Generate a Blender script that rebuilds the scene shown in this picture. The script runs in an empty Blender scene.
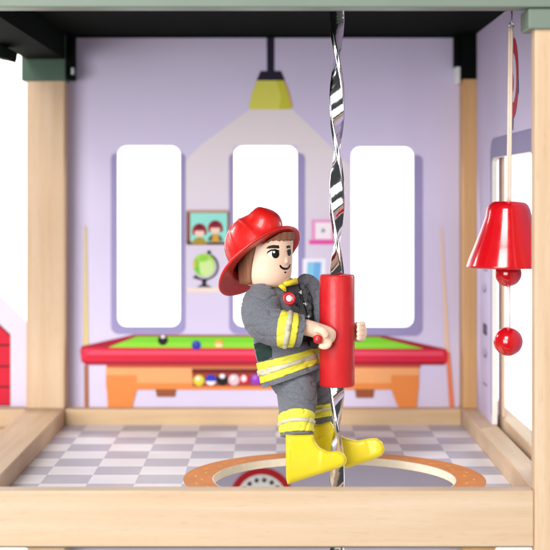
import bpy, bmesh, math, random
from mathutils import Vector, noise, Matrix
from mathutils.bvhtree import BVHTree
random.seed(4)
S = bpy.context.scene
COL = S.collection
F = 1495.0          # focal length in photo pixels (550 wide)
HC = 0.1766         # camera height above the play floor

# ---------------------------------------------------------------- camera
cd = bpy.data.cameras.new('camera'); cam = bpy.data.objects.new('camera', cd); COL.objects.link(cam)
cam.location = (0, 0, HC); cam.rotation_euler = (math.radians(90), 0, 0)
cd.sensor_width = 36; cd.lens = F / 550 * 36
cd.shift_x = 3 / 550; cd.shift_y = -80 / 550
cd.clip_start = 0.01; cd.clip_end = 50
cd.dof.use_dof = True; cd.dof.focus_distance = 0.925; cd.dof.aperture_fstop = 8.5
S.camera = cam
# ---------------------------------------------------------------- world + lamps
w = bpy.data.worlds.new('World'); S.world = w; w.use_nodes = True
w.node_tree.nodes['Background'].inputs[0].default_value = (0.93, 0.95, 1, 1)
w.node_tree.nodes['Background'].inputs[1].default_value = 0.07
def area(name, loc, target, sx, sy, power, col=(1, 1, 1)):
    l = bpy.data.lights.new(name, 'AREA'); l.shape = 'RECTANGLE'; l.size = sx; l.size_y = sy
    l.energy = power; l.color = col
    o = bpy.data.objects.new(name, l); COL.objects.link(o); o.location = loc
    o.rotation_euler = (Vector(target) - Vector(loc)).to_track_quat('-Z', 'Y').to_euler()
    return o
area('softbox_left', (-0.98, -0.85, 0.31), (0, 0.98, 0.14), 1.15, 1.0, 41, (1, 0.99, 0.98))
area('softbox_right', (0.95, -0.95, 0.32), (0.0, 1.0, 0.14), 1.0, 0.95, 7.5, (0.98, 0.99, 1))
area('added_fill_high', (-0.55, -0.45, 1.08), (0, 1.0, 0.02), 0.7, 0.6, 22, (1, 0.99, 0.98))  # added from above to brighten the floor; no such lamp is known
area('backdrop_lamp', (-1.3, 1.9, 0.9), (-0.3, 3.0, 0.2), 0.5, 1.2, 66)
area('backdrop_lamp', (1.3, 1.9, 0.9), (0.3, 3.0, 0.2), 0.5, 1.2, 66)
S.view_settings.view_transform = 'Standard'; S.view_settings.look = 'None'
S.view_settings.exposure = 0.0; S.view_settings.gamma = 1
S.render.engine = 'CYCLES'

# ---------------------------------------------------------------- helpers
def P(px, py, Y): return Vector(((px - 272) / F * Y, Y, HC - (py - 195) / F * Y))
def lin(c):
    c = c / 255
    return c / 12.92 if c <= 0.04045 else ((c + 0.055) / 1.055) ** 2.4
def rgb(r, g, b): return (lin(r), lin(g), lin(b), 1)

MATS = {}
def mat(name, col, rough=0.5, spec=0.5, metal=0.0, coat=0.0, var=0.0, vscale=30, bump=0.0, bscale=400, stretch=(1, 1, 1), sheen=0.0):
    if name in MATS: return MATS[name]
    m = bpy.data.materials.new(name); m.use_nodes = True; nt = m.node_tree; b = nt.nodes['Principled BSDF']
    b.inputs['Base Color'].default_value = col if len(col) == 4 else (*col, 1)
    b.inputs['Roughness'].default_value = rough; b.inputs['Metallic'].default_value = metal
    b.inputs['Specular IOR Level'].default_value = spec; b.inputs['Coat Weight'].default_value = coat
    b.inputs['Coat Roughness'].default_value = 0.06
    if sheen: b.inputs['Sheen Weight'].default_value = sheen
    tc = nt.nodes.new('ShaderNodeTexCoord'); mp = nt.nodes.new('ShaderNodeMapping'); mp.inputs['Scale'].default_value = stretch
    nt.links.new(tc.outputs['Object'], mp.inputs['Vector'])
    if var:
        n = nt.nodes.new('ShaderNodeTexNoise'); n.inputs['Scale'].default_value = vscale; n.inputs['Detail'].default_value = 6
        nt.links.new(mp.outputs[0], n.inputs['Vector'])
        mr = nt.nodes.new('ShaderNodeMapRange'); mr.inputs['From Min'].default_value = 0.3; mr.inputs['From Max'].default_value = 0.7
        mr.inputs['To Min'].default_value = 1 - var; mr.inputs['To Max'].default_value = 1 + var * 0.5
        nt.links.new(n.outputs['Fac'], mr.inputs['Value'])
        mx = nt.nodes.new('ShaderNodeMix'); mx.data_type = 'RGBA'; mx.blend_type = 'MULTIPLY'; mx.inputs['Factor'].default_value = 1
        mx.inputs['A'].default_value = b.inputs['Base Color'].default_value
        nt.links.new(mr.outputs[0], mx.inputs['B']); nt.links.new(mx.outputs['Result'], b.inputs['Base Color'])
    if rough < 0.5:
        n3 = nt.nodes.new('ShaderNodeTexNoise'); n3.inputs['Scale'].default_value = 140; n3.inputs['Detail'].default_value = 8; n3.inputs['Roughness'].default_value = .7
        nt.links.new(mp.outputs[0], n3.inputs['Vector']); m3 = nt.nodes.new('ShaderNodeMapRange'); m3.inputs['From Min'].default_value = .35; m3.inputs['From Max'].default_value = .7
        m3.inputs['To Min'].default_value = rough * .85; m3.inputs['To Max'].default_value = rough * 1.45 + .01
        nt.links.new(n3.outputs['Fac'], m3.inputs['Value']); nt.links.new(m3.outputs[0], b.inputs['Roughness'])
    if bump:
        n2 = nt.nodes.new('ShaderNodeTexNoise'); n2.inputs['Scale'].default_value = bscale; n2.inputs['Detail'].default_value = 3
        nt.links.new(mp.outputs[0], n2.inputs['Vector'])
        bp = nt.nodes.new('ShaderNodeBump'); bp.inputs['Strength'].default_value = bump; bp.inputs['Distance'].default_value = 0.001
        nt.links.new(n2.outputs['Fac'], bp.inputs['Height']); nt.links.new(bp.outputs[0], b.inputs['Normal'])
    MATS[name] = m; return m

def wood(name, col, axis, dark=0.10):
    """pale beech: fine stretched grain, broad tone bands, short pores"""
    if name in MATS: return MATS[name]
    m = bpy.data.materials.new(name); m.use_nodes = True; nt = m.node_tree; b = nt.nodes['Principled BSDF']; L = nt.links
    b.inputs['Roughness'].default_value = 0.55; b.inputs['Specular IOR Level'].default_value = 0.35
    tc = nt.nodes.new('ShaderNodeTexCoord')
    def nz(long, cross, detail, dist=0):
        mp = nt.nodes.new('ShaderNodeMapping'); s = [cross] * 3; s[axis] = long; mp.inputs['Scale'].default_value = s
        L.new(tc.outputs['Object'], mp.inputs['Vector'])
        n = nt.nodes.new('ShaderNodeTexNoise'); n.inputs['Scale'].default_value = 1; n.inputs['Detail'].default_value = detail
        n.inputs['Distortion'].default_value = dist
        L.new(mp.outputs[0], n.inputs['Vector']); return n
    a = nz(7, 160, 5, 0.6); c = nz(2.2, 32, 3); p = nz(90, 1500, 2)
    def ramp(n, p0, c0, p1, c1):
        r = nt.nodes.new('ShaderNodeValToRGB'); e = r.color_ramp.elements
        e[0].position = p0; e[0].color = c0; e[1].position = p1; e[1].color = c1
        L.new(n.outputs['Fac'], r.inputs[0]); return r
    base = tuple(col[:3])
    dk = (base[0] * (1 - dark), base[1] * (1 - dark * 1.7), base[2] * (1 - dark * 2.6), 1)
    r1 = ramp(a, 0.3, dk, 0.68, (*base, 1))
    r2 = ramp(c, 0.3, (0.90, 0.86, 0.80, 1), 0.7, (1, 1, 1, 1))
    r3 = ramp(p, 0.30, (0.86, 0.80, 0.72, 1), 0.40, (1, 1, 1, 1))
    def mul(x, y, f=1):
        mx = nt.nodes.new('ShaderNodeMix'); mx.data_type = 'RGBA'; mx.blend_type = 'MULTIPLY'; mx.inputs['Factor'].default_value = f
        L.new(x, mx.inputs['A']); L.new(y, mx.inputs['B']); return mx.outputs['Result']
    o = mul(mul(r1.outputs[0], r2.outputs[0]), r3.outputs[0], 0.8)
    L.new(o, b.inputs['Base Color'])
    bp = nt.nodes.new('ShaderNodeBump'); bp.inputs['Strength'].default_value = 0.12; bp.inputs['Distance'].default_value = 0.0004
    L.new(a.outputs['Fac'], bp.inputs['Height']); L.new(bp.outputs[0], b.inputs['Normal'])
    MATS[name] = m; return m

WX = wood('beech_along_x', (0.64, 0.492, 0.352), 0, 0.10)
WZ = wood('beech_upright', (0.68, 0.515, 0.365), 2, 0.10)
WY = wood('beech_along_y', (0.70, 0.545, 0.40), 1)
WZO = wood('shaded_beech_upright', (0.66, 0.41, 0.19), 2)  # shaded tone of the rear right posts put into the wood colour

def link(name, me, mats, parent=None, smooth=False):
    o = bpy.data.objects.new(name, me); COL.objects.link(o)
    for m in (mats if isinstance(mats, (list, tuple)) else [mats]): me.materials.append(m)
    if smooth:
        for p in me.polygons: p.use_smooth = True
    if parent is not None: o.parent = parent
    return o
def from_bm(name, bm, mats, parent=None, smooth=False):
    me = bpy.data.meshes.new(name); bm.normal_update(); bm.to_mesh(me); bm.free()
    return link(name, me, mats, parent, smooth)
def tag(o, label=None, cat=None, group=None, kind=None):
    for k, v in (('label', label), ('category', cat), ('group', group), ('kind', kind)):
        if v: o[k] = v
    return o
def empty(name, **k):
    o = bpy.data.objects.new(name, None); COL.objects.link(o); o.empty_display_size = 0.01
    return tag(o, **k)
def box_bm(x0, x1, y0, y1, z0, z1, bev=0.0008, bm=None):
    t = bmesh.new(); bmesh.ops.create_cube(t, size=1)
    for v in t.verts:
        v.co = ((x0 + x1) / 2 + v.co.x * (x1 - x0), (y0 + y1) / 2 + v.co.y * (y1 - y0), (z0 + z1) / 2 + v.co.z * (z1 - z0))
    if bev: bmesh.ops.bevel(t, geom=list(t.edges), offset=bev, segments=3, affect='EDGES', profile=0.6)
    if bm is None: return t
    me = bpy.data.meshes.new('t'); t.to_mesh(me); t.free(); bm.from_mesh(me); bpy.data.meshes.remove(me); return bm
def box(name, x0, x1, y0, y1, z0, z1, m, parent, bev=0.0008): return from_bm(name, box_bm(x0, x1, y0, y1, z0, z1, bev), m, parent)

def rrect(x0, y0, x1, y1, r, n=6):
    pts = []
    for cx, cy, a0 in ((x1 - r, y1 - r, 0), (x0 + r, y1 - r, 90), (x0 + r, y0 + r, 180), (x1 - r, y0 + r, 270)):
        for i in range(n + 1):
            a = math.radians(a0 + 90 * i / n); pts.append((cx + r * math.cos(a), cy + r * math.sin(a)))
    return pts
def ell(cx, cy, rx, ry=None, n=28, a0=0, a1=360):
    ry = ry or rx; k = n if a1 - a0 == 360 else n + 1
    return [(cx + rx * math.cos(math.radians(a0 + (a1 - a0) * i / n)), cy + ry * math.sin(math.radians(a0 + (a1 - a0) * i / n))) for i in range(k)]

def plate(name, outer, holes, mp, thick, m, parent, bev=0):
    """flat board with openings; mp maps (u,v)->Vector, thick is a Vector"""
    bm = bmesh.new(); ed = []
    for loop in [outer] + holes:
        vs = [bm.verts.new(mp(u, v)) for u, v in loop]
        ed += [bm.edges.new((vs[i], vs[(i + 1) % len(vs)])) for i in range(len(vs))]
    bmesh.ops.triangle_fill(bm, use_beauty=True, use_dissolve=False, edges=ed)
    r = bmesh.ops.extrude_face_region(bm, geom=list(bm.faces))
    for g in r['geom']:
        if isinstance(g, bmesh.types.BMVert): g.co += thick
    bmesh.ops.recalc_face_normals(bm, faces=list(bm.faces)); bm.normal_update(); tn = thick.normalized()
    for f in bm.faces:
        if abs(f.normal.dot(tn)) < .5: f.material_index = 1
    return from_bm(name, bm, [m, mat('white_cut_edge', (0.80, 0.76, 0.74), .7, .2, var=.04, vscale=150)], parent)

class Print:
    """artwork printed on a board: stacked ink layers, one mesh"""
    def __init__(s, mp, lift, name, parent, first=0.00012, step=0.00007):
        s.mp, s.lift, s.name, s.parent, s.h, s.step = mp, lift, name, parent, first, step; s.bm = bmesh.new(); s.mats = []
    def add(s, pts, m, holes=()):
        if m not in s.mats: s.mats.append(m)
        k = s.mats.index(m); d = s.lift * s.h; s.h += s.step
        if not holes:
            vs = [s.bm.verts.new(s.mp(u, v) + d) for u, v in pts]; f = s.bm.faces.new(vs); f.normal_update(); fs = bmesh.ops.triangulate(s.bm, faces=[f])['faces']
        else:
            ed = []
            for loop in [pts] + list(holes):
                vs = [s.bm.verts.new(s.mp(u, v) + d) for u, v in loop]
                ed += [s.bm.edges.new((vs[i], vs[(i + 1) % len(vs)])) for i in range(len(vs))]
            fs = [g for g in bmesh.ops.triangle_fill(s.bm, use_beauty=True, edges=ed)['geom'] if isinstance(g, bmesh.types.BMFace)]
        for f in fs: f.material_index = k
        return s
    def done(s): return from_bm(s.name, s.bm, s.mats, s.parent)

def ink(r, g, b, var=0.0): return mat('ink_%d_%d_%d' % (r, g, b), rgb(r, g, b), 0.6, 0.25, var=var or 0.03, vscale=60)

# ---------------------------------------------------------------- setting
backdrop = link('backdrop', bpy.data.meshes.new('backdrop'), mat('white_paper', (0.9, 0.9, 0.9), 0.9, 0.1), None)
bm = bmesh.new()
prof = [(3.2, 2.6)] + [(3.2 - 0.4 + 0.4 * math.cos(a), 0.1 + 0.4 * math.sin(a)) for a in [math.radians(-t) for t in range(0, 91, 10)]] + [(2.3, -0.3)]
rows = []
for y, z in prof: rows.append([bm.verts.new((x, y, z)) for x in (-3, 3)])
for a, b_ in zip(rows, rows[1:]): bm.faces.new((a[0], a[1], b_[1], b_[0]))
bm.to_mesh(backdrop.data); bm.free()
for p in backdrop.data.polygons: p.use_smooth = True
tag(backdrop, kind='structure')
tabletop = box('tabletop', -1.2, 1.2, 0.55, 2.25, -0.34, -0.31, mat('table_white', (0.75, 0.74, 0.72), 0.5), None, 0.003)
tag(tabletop, kind='structure')

# ---------------------------------------------------------------- toy fire station
YB, YF, ZT = 1.148, 0.83, 0.0125     # rear rail front face, front rail front face, rail top
YW = 1.170                            # back wall face
house = empty('toy_fire_station', label='open wooden toy fire station with lilac walls, beech frame and green roof trim', cat='toy house')
house.location = (0, 1.0, -0.31)
def H(o): o.parent = house; o.matrix_parent_inverse = Matrix.Translation(-Vector(house.location)); return o

sage = mat('sage_paint', rgb(114, 128, 114), 0.5, 0.4, var=0.05, vscale=25, bump=0.05, bscale=500)
dkgreen_shade = mat('dark_green_with_shade', (0.0045, 0.0072, 0.0055), 0.85, 0.03, var=0.15, vscale=40)  # deep shade under the roof is put into this dark green
midgreen = mat('green_paint_with_shade', rgb(72, 98, 82), 0.55, 0.3, var=0.08, vscale=40)  # darker than sage: shade on the rear left cap put into the colour
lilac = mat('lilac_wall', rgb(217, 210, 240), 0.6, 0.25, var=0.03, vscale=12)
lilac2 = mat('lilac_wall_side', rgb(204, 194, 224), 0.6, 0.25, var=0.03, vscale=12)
frm = ink(158, 150, 196)

# frame posts
H(box('corner_post', -0.1888, -0.1592, YB, YB + 0.028, ZT, 0.268, WZ, None, 0.0014))
H(box('corner_post', 0.1466, 0.1725, YB, YB + 0.028, ZT, 0.268, WZO, None, 0.0012))
H(box('corner_post', 0.1457, 0.178, YF - 0.001, YF + 0.0108, -0.31, 0.272, WZ, None, 0.0014))
H(box('lower_post', -0.1888, -0.1592, YB, YB + 0.028, -0.31, -0.0195, WZ, None, 0.0014))
H(box('lower_post', 0.1466, 0.1725, YB, YB + 0.028, -0.31, -0.0195, WZO, None, 0.0014))
# rails
H(box('front_rail', -0.36, 0.1455, YF, YF + 0.012, -0.0188, ZT, WX, None, 0.0011))
H(box('rear_rail', -0.1589, 0.1454, YB, YB + 0.012, -0.018, ZT - 0.0004, wood('golden_beech_along_x', (0.76, 0.57, 0.37), 0), None, 0.0010))
H(box('rear_rail', -0.36, -0.1892, YB + 0.002, YB + 0.014, -0.018, ZT - 0.0004, WX, None, 0.0010))
H(box('side_rail', -0.1888, -0.1592, YF + 0.0123, YB + 0.0285, -0.018, ZT, wood('beech_left_rail', (0.66, 0.49, 0.34), 1), None, 0.0012))
H(box('side_rail', 0.1458, 0.1606, YF + 0.0123, YB + 0.0285, -0.018, ZT, WY, None, 0.0010))
H(box('outer_sill', 0.1643, 0.176, YF + 0.0215, YB + 0.0285, -0.018, 0.0175, WY, None, 0.0010))
H(box('outer_stile', 0.1643, 0.1664, 1.066, 1.0865, 0.0178, 0.255, wood('pink_beech_upright', (0.80, 0.62, 0.48), 2), None, 0.0010))
H(box('outer_stile', 0.1643, 0.1664, 0.853, 0.873, 0.0178, 0.255, WZ, None, 0.0010))
H(box('lower_trim', -0.36, 0.1452, YF + 0.003, YF + 0.010, -0.0201, -0.0192, midgreen, None, 0.0006))
# balcony floor left of the left rail
H(box('balcony_floor', -0.36, -0.1892, YF + 0.0124, YB + 0.0015, -0.006, -0.0015, wood('balcony_beech', (0.72, 0.54, 0.38), 0), None, 0))

# back wall with three window openings
mpB = lambda u, v: P(u, v, YW)
win = [rrect(117.5, 146, 180, 326.5, 9), rrect(234, 146, 297, 326.5, 9), rrect(351.5, 147, 413.5, 327, 9)]
XL, XR = 60.0, 470.0
back = H(plate('back_wall', [(XL, 20), (XR, 20), (XR, 421), (XL, 421)], win, mpB, Vector((0, 0.004, 0)), lilac, None))
near = Vector((0, -1, 0))
def BP(name): return Print(mpB, near, name, back)
# light cone printed under the lamp
p = BP('printed_light_beam')
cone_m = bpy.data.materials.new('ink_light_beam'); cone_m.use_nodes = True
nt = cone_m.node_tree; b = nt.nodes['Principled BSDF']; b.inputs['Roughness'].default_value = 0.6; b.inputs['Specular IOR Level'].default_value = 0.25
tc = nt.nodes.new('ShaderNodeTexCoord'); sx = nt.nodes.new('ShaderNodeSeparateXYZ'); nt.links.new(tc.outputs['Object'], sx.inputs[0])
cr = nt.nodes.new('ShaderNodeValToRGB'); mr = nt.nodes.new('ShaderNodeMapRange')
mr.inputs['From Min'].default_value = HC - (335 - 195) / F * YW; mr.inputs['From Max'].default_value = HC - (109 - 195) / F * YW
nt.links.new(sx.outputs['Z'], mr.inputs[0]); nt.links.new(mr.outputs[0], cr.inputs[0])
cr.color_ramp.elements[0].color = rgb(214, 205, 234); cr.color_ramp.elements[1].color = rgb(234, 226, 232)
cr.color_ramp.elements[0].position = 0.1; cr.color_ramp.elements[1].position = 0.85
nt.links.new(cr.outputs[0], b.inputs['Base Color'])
def cut(x0, x1, y0): return [(x0, y0), (x1, y0)]
# polygon avoiding window openings: three columns between windows, plus the trapezoid above them
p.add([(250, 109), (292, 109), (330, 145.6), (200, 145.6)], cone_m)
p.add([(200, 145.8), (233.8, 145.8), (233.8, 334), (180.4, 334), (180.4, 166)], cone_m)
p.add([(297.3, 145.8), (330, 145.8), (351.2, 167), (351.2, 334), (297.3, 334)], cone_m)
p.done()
# window frames printed slightly off-register
for (a0, a1, b0, b1), h in (((111, 185.5, 153, 334), win[0]), ((229, 305, 153, 334), win[1]), ((350, 422.5, 155, 336), win[2])):
    p = Print(mpB, near, 'printed_window_frame', back, 0.00055)
    # the print covers only the board: build as L/U bands around the opening
    hx0 = min(x for x, _ in h); hx1 = max(x for x, _ in h); hy1 = max(y for _, y in h); r = 8
    ol = max(a0, -1)
    if a0 < hx0 - 4:
        p.add([(a0 + 5, b0), (hx0 - .25, b0), (hx0 - .25, hy1 - 8), (hx0 + 0.5, hy1 - 4.5), (hx0 + 4, hy1 - .6), (hx0 + 9, hy1 + .25)] + [(hx0 + 9, b1)] + ell(a0 + r, b1 - r, r, n=6, a0=90, a1=180) + [(a0, b0 + 5), (a0 + 1.5, b0 + 1.5)], frm)
    else:
        p.add([(hx0 - .25, hy1 - 8), (hx0 + 0.5, hy1 - 4.5), (hx0 + 4, hy1 - .6), (hx0 + 9, hy1 + .25), (hx0 + 9, b1), (hx0 + 3, b1), (hx0 - .25, b1 - 4)], frm)
    p.h -= p.step
    p.add([(hx0 + 9.0, hy1 + .25), (hx1 - 9.0, hy1 + .25), (hx1 - 9.0, b1), (hx0 + 9.0, b1)], frm); p.h -= p.step
    p.add([(hx1 + .25, b0), (a1 - 5, b0), (a1 - 1.5, b0 + 1.5), (a1, b0 + 5)] + ell(a1 - r, b1 - r, r, n=6, a0=0, a1=90) + [(hx1 - 9.0, b1), (hx1 - 9.0, hy1 + .25), (hx1 - 4, hy1 - .6), (hx1 - .5, hy1 - 4.5), (hx1 + .25, hy1 - 8)], frm)
    p.done()
# lamp
p = Print(mpB, near, 'printed_lamp', back, 0.0005)
p.add([(266.5, 20), (274.5, 20), (274.3, 72), (267, 72)], ink(28, 20, 48))
p.add([(260.5, 71), (281, 71), (285, 80.5), (256.5, 80.5)], ink(34, 22, 52))
p.add([(257, 80.5), (284.5, 80.5), (289, 92), (292.5, 106), (290, 109.5), (251, 109.5), (249, 106), (252, 92)], ink(222, 222, 96))
p.add([(276, 80.5), (284.5, 80.5), (289, 92), (292.5, 106), (290, 109.5), (279, 109.5), (281, 95)], ink(206, 206, 62))
p.add([(283, 80.5), (284.5, 80.5), (289, 92), (292.5, 106), (291, 108), (287, 93)], ink(216, 180, 92))
p.done()
# pool table
def pool():
    p = Print(mpB, near, 'printed_pool_table', back, 0.001, 0.00006)
    org = ink(240, 170, 112); org2 = ink(231, 140, 72); brn = ink(152, 84, 52); red = ink(214, 32, 62); dred = ink(160, 20, 48); pink = ink(232, 78, 104)
    p.add([(106, 364), (419, 364), (419, 389), (106, 389)], org)
    p.add([(106, 375), (137, 375), (137, 388.9), (132, 408), (108, 408)], org2)
    p.add([(391, 375), (419, 375), (416.5, 410), (400, 410), (396, 402), (391, 389)], org2)
    p.add([(137, 383), (391, 383), (391, 389.5), (137, 389.5)], org2)
    p.add([(155.5, 389), (176, 389), (175, 396.5), (157, 396.5)], brn)
    p.add([(355, 389), (374, 389), (373, 397.5), (356, 397.5)], brn)
    p.add([(192, 368.5), (326, 368.5), (326, 386), (193, 386)], ink(166, 66, 44))
    p.add([(192, 368.5), (326, 368.5), (326, 373), (192, 373)], ink(112, 26, 28))
    p.add([(107, 364.5), (420, 364.5), (420, 367.5), (107, 367.5)], ink(196, 84, 60))
    # table top
    p.add([(82, 346), (134, 334.5), (384, 335.5), (446, 349), (446, 352), (80, 352)], dred)
    p.add([(106, 348), (137, 336.3), (378, 337), (424, 348.5)], ink(118, 208, 44))
    p.add([(108, 347.6), (122, 342), (396, 342.5), (420, 347.6)], ink(140, 218, 58))
    p.add([(80.5, 350), (83, 347), (446, 349), (447.5, 353), (447, 361), (444, 364.5), (86, 364.5), (81.5, 361)], red)
    p.add([(84, 350), (443, 351), (443, 355.5), (84, 354.5)], pink)
    p.add([(83, 361.5), (445, 361.5), (444, 364.5), (86, 364.5)], dred)
    p.add([(80.5, 349.5), (88, 348.5), (90, 350), (86, 357), (81.5, 360.5)], ink(226, 56, 84))
    # balls
    def ball(x, y, r, c, hl=None, c2=None):
        p.add(ell(x, y, r), c)
        if c2: p.add(ell(x, y, r, n=12, a0=15, a1=165), c2)
        if hl: p.add(ell(x - r * .2, y - r * .35, r * .38), hl)
    W = ink(245, 240, 240); K = ink(22, 20, 24)
    ball(163, 340, 5, K); p.add(ell(163, 336.6, 2.2, 1.5), W)
    ball(196.5, 345, 4.6, ink(40, 52, 170), ink(80, 92, 200))
    ball(219, 343.5, 4.2, ink(232, 170, 60)); p.add(ell(219, 345, 3.6, 2.2), ink(248, 226, 170))
    ball(199, 380, 5.4, ink(222, 214, 60), W)
    ball(211, 379.5, 5.4, ink(44, 58, 190), None, W)
    ball(222.3, 379.5, 5.6, K); p.add(ell(222.3, 375.8, 2.9, 2.2), W)
    ball(234, 379.5, 5.6, ink(226, 196, 204), W)
    ball(244.5, 379, 5.2, ink(206, 40, 66)); p.add(ell(243.8, 378, 2.6, 3.2), W)
    ball(256, 379, 5.4, ink(150, 60, 190), ink(190, 120, 220))
    ball(267, 380, 5.4, ink(240, 170, 60), W); ball(279, 380, 5.4, ink(60, 150, 80), W); ball(291, 380, 5.4, ink(206, 40, 66), W); ball(303, 380, 5.4, ink(222, 214, 60), W)
    p.done()
    p = Print(mpB, near, 'printed_cue', back, 0.0008); p.add([(84.6, 226), (86.6, 226), (88.6, 347), (83.4, 347)], ink(226, 206, 140)); p.add([(84.2, 365), (88.4, 365), (88.8, 408), (84.6, 408)], ink(170, 112, 78)); p.done()
    p = Print(mpB, near, 'printed_cue', back, 0.0008); p.add([(440.2, 228), (442, 228), (449.5, 352), (444.6, 352)], ink(236, 206, 184)); p.add([(445.6, 352), (450.0, 352), (454.4, 410), (449.4, 410)], ink(232, 134, 96)); p.done()
pool()
def pictures():
    p = BP('printed_framed_picture'); p.h = .0007
    p.add(rrect(186.5, 210, 229.5, 244.8, 1.5), ink(140, 76, 66)); p.add([(186.5, 240), (229.5, 240), (229.5, 244.8), (187, 244.8)], ink(96, 34, 30))
    p.add([(187.5, 210.4), (229, 210.4), (229, 212.5), (187.5, 212.5)], ink(206, 164, 140))
    p.add(rrect(190.3, 213, 227.3, 242, .8), ink(150, 232, 220))
    for cx, cy, dc in ((199.5, 232, 0), (215.3, 229, 1)):
        p.add(ell(cx, cy + 12, 7.4, 7, n=14, a0=180, a1=360), ink(176, 152, 52) if dc == 0 else ink(92, 96, 74))
        if dc: p.add([(cx - 2.4, cy + 5), (cx + 3, cy + 5), (cx + 4, cy + 12.8), (cx - 3.4, cy + 12.8)], ink(214, 164, 62))
        p.add(ell(cx, cy, 4.8), ink(248, 214, 196))
        p.add(ell(cx, cy - 1.2, 7.2, 7.4, n=14, a0=180, a1=360), ink(150, 26, 50))
        p.add([(cx - 7.4, cy - 1.4), (cx - 4.6, cy - 2.5), (cx - 4.8, cy + 3.2), (cx - 7, cy + 2.6)], ink(176, 34, 62))
        p.add([(cx + 4.6, cy - 2.5), (cx + 7.4, cy - 1.4), (cx + 7, cy + 2.6), (cx + 4.8, cy + 3.2)], ink(150, 26, 50))
        p.add(ell(cx, cy - 6, 2.2, 1.6), ink(92, 14, 32))
    p.done()
    p = BP('printed_globe'); p.h = .0007
    K = ink(36, 34, 52)
    arc = [(204.5 + 14.3 * math.cos(a), 266.5 + 13.8 * math.sin(a)) for a in [math.radians(t) for t in range(-65, 140, 8)]]
    arc2 = [(204.5 + 12.3 * math.cos(a), 266.5 + 12 * math.sin(a)) for a in [math.radians(t) for t in range(139, -66, -8)]]
    p.add(arc + arc2, K)
    p.add(ell(204, 265, 11, 11.6), ink(176, 222, 92)); p.add(ell(206.5, 267.5, 7.6, 8.6), ink(206, 236, 158))
    p.add([(193.4, 262), (196, 257), (198, 262), (199.5, 268), (200, 275), (196, 272.5), (193.6, 268)], ink(122, 206, 62)); p.add(ell(203.5, 258.5, 5, 3), ink(150, 214, 70)); p.add(ell(194.6, 264, 1.6, 4), ink(216, 200, 80))
    p.add(ell(209, 252.3, 2), K)
    p.add([(193, 276.5), (199, 277.5), (207, 279.8), (207, 281.2), (198, 279.5), (193, 278)], K)
    p.add([(202, 280), (206, 280), (206, 284.5), (212, 287), (196.5, 287), (202, 284.5)], K)
    p.done()
    p = BP('printed_shelf'); p.h = .00065; p.add([(186.5, 287.6), (228, 287.6), (228, 292), (188, 292)], ink(240, 222, 206)); p.done()
    p = BP('printed_pink_frame'); p.h = .0007
    PK = ink(240, 158, 208); 
    p.add([(311.5, 219.5), (335, 219.5), (335, 244), (311.5, 244)], PK); p.add([(315.3, 222.5), (331.5, 222.5), (331.5, 239), (315.3, 239)], ink(250, 240, 248))
    p.add([(308.5, 240), (336, 240), (336, 244.4), (309.5, 244.4)], ink(232, 88, 172))
    p.add([(322, 229), (324, 228), (325.2, 232), (321, 232.4)], ink(132, 150, 160)); p.done()
    p = BP('printed_blue_picture'); p.h = .0007
    p.add(rrect(302.8, 258.5, 326, 284, 1.5), ink(242, 240, 252)); p.add([(307.5, 262), (321.5, 262), (320, 284), (306, 284)], ink(116, 178, 232)); p.add([(307.5, 262), (314, 262), (313, 284), (306, 284)], ink(134, 204, 236)); p.done()
pictures()

# lower storey wall, seen through the pole hole
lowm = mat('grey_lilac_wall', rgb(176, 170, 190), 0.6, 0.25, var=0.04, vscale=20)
zl = lambda z: 195 + (HC - z) * F / YW
lower = H(plate('lower_wall', [(XL, zl(-0.0185)), (XR, zl(-0.0185)), (XR, zl(-0.308)), (XL, zl(-0.308))], [], mpB, Vector((0, 0.004, 0)), lowm, None))
p = Print(mpB, near, 'printed_wheel', lower, 0.0002)
p.add(ell(261.5, 499.5, 32, 32, n=60), ink(176, 20, 34)); p.add(ell(261.5, 499.5, 25, 25, n=50), ink(232, 236, 234))
for k in range(16):
    a = math.radians(k * 22.5 + 8); p.add(ell(261.5 + 19.8 * math.cos(a), 499.5 + 19.8 * math.sin(a), 2.2, 2.2, n=12), ink(28, 34, 40))
p.add(ell(261.5, 499.5, 9), ink(176, 20, 34)); p.done()

# floor board: chequer print, orange ring, round hole
HX, HY, RO, RI = (334 - 272) / F * 0.933, 0.933, 0.0940, 0.0755
fm = bpy.data.materials.new('chequer_print'); fm.use_nodes = True
nt = fm.node_tree; b = nt.nodes['Principled BSDF']; b.inputs['Roughness'].default_value = 0.42; b.inputs['Specular IOR Level'].default_value = 0.35
L = nt.links
tc = nt.nodes.new('ShaderNodeTexCoord'); mp_ = nt.nodes.new('ShaderNodeMapping')
mp_.inputs['Location'].default_value = (0.1130 / 0.0290 + 20, -1.060 / 0.0291 + 40, 0.5); mp_.inputs['Scale'].default_value = (1 / 0.0290, 1 / 0.0291, 0)
L.new(tc.outputs['Object'], mp_.inputs[0])
ck = nt.nodes.new('ShaderNodeTexChecker'); ck.inputs['Scale'].default_value = 1
ck.inputs['Color1'].default_value = rgb(236, 234, 238); ck.inputs['Color2'].default_value = rgb(188, 186, 200)
L.new(mp_.outputs[0], ck.inputs['Vector'])
ns = nt.nodes.new('ShaderNodeTexNoise'); ns.inputs['Scale'].default_value = 28; ns.inputs['Detail'].default_value = 4; L.new(tc.outputs['Object'], ns.inputs['Vector'])
rp = nt.nodes.new('ShaderNodeValToRGB'); rp.color_ramp.elements[0].position = .35; rp.color_ramp.elements[0].color = (0.93, 0.90, 0.92, 1); rp.color_ramp.elements[1].position = .7; rp.color_ramp.elements[1].color = (1, 1, 1, 1)
L.new(ns.outputs['Fac'], rp.inputs[0])
mx = nt.nodes.new('ShaderNodeMix'); mx.data_type = 'RGBA'; mx.blend_type = 'MULTIPLY'; mx.inputs['Factor'].default_value = 1
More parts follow.
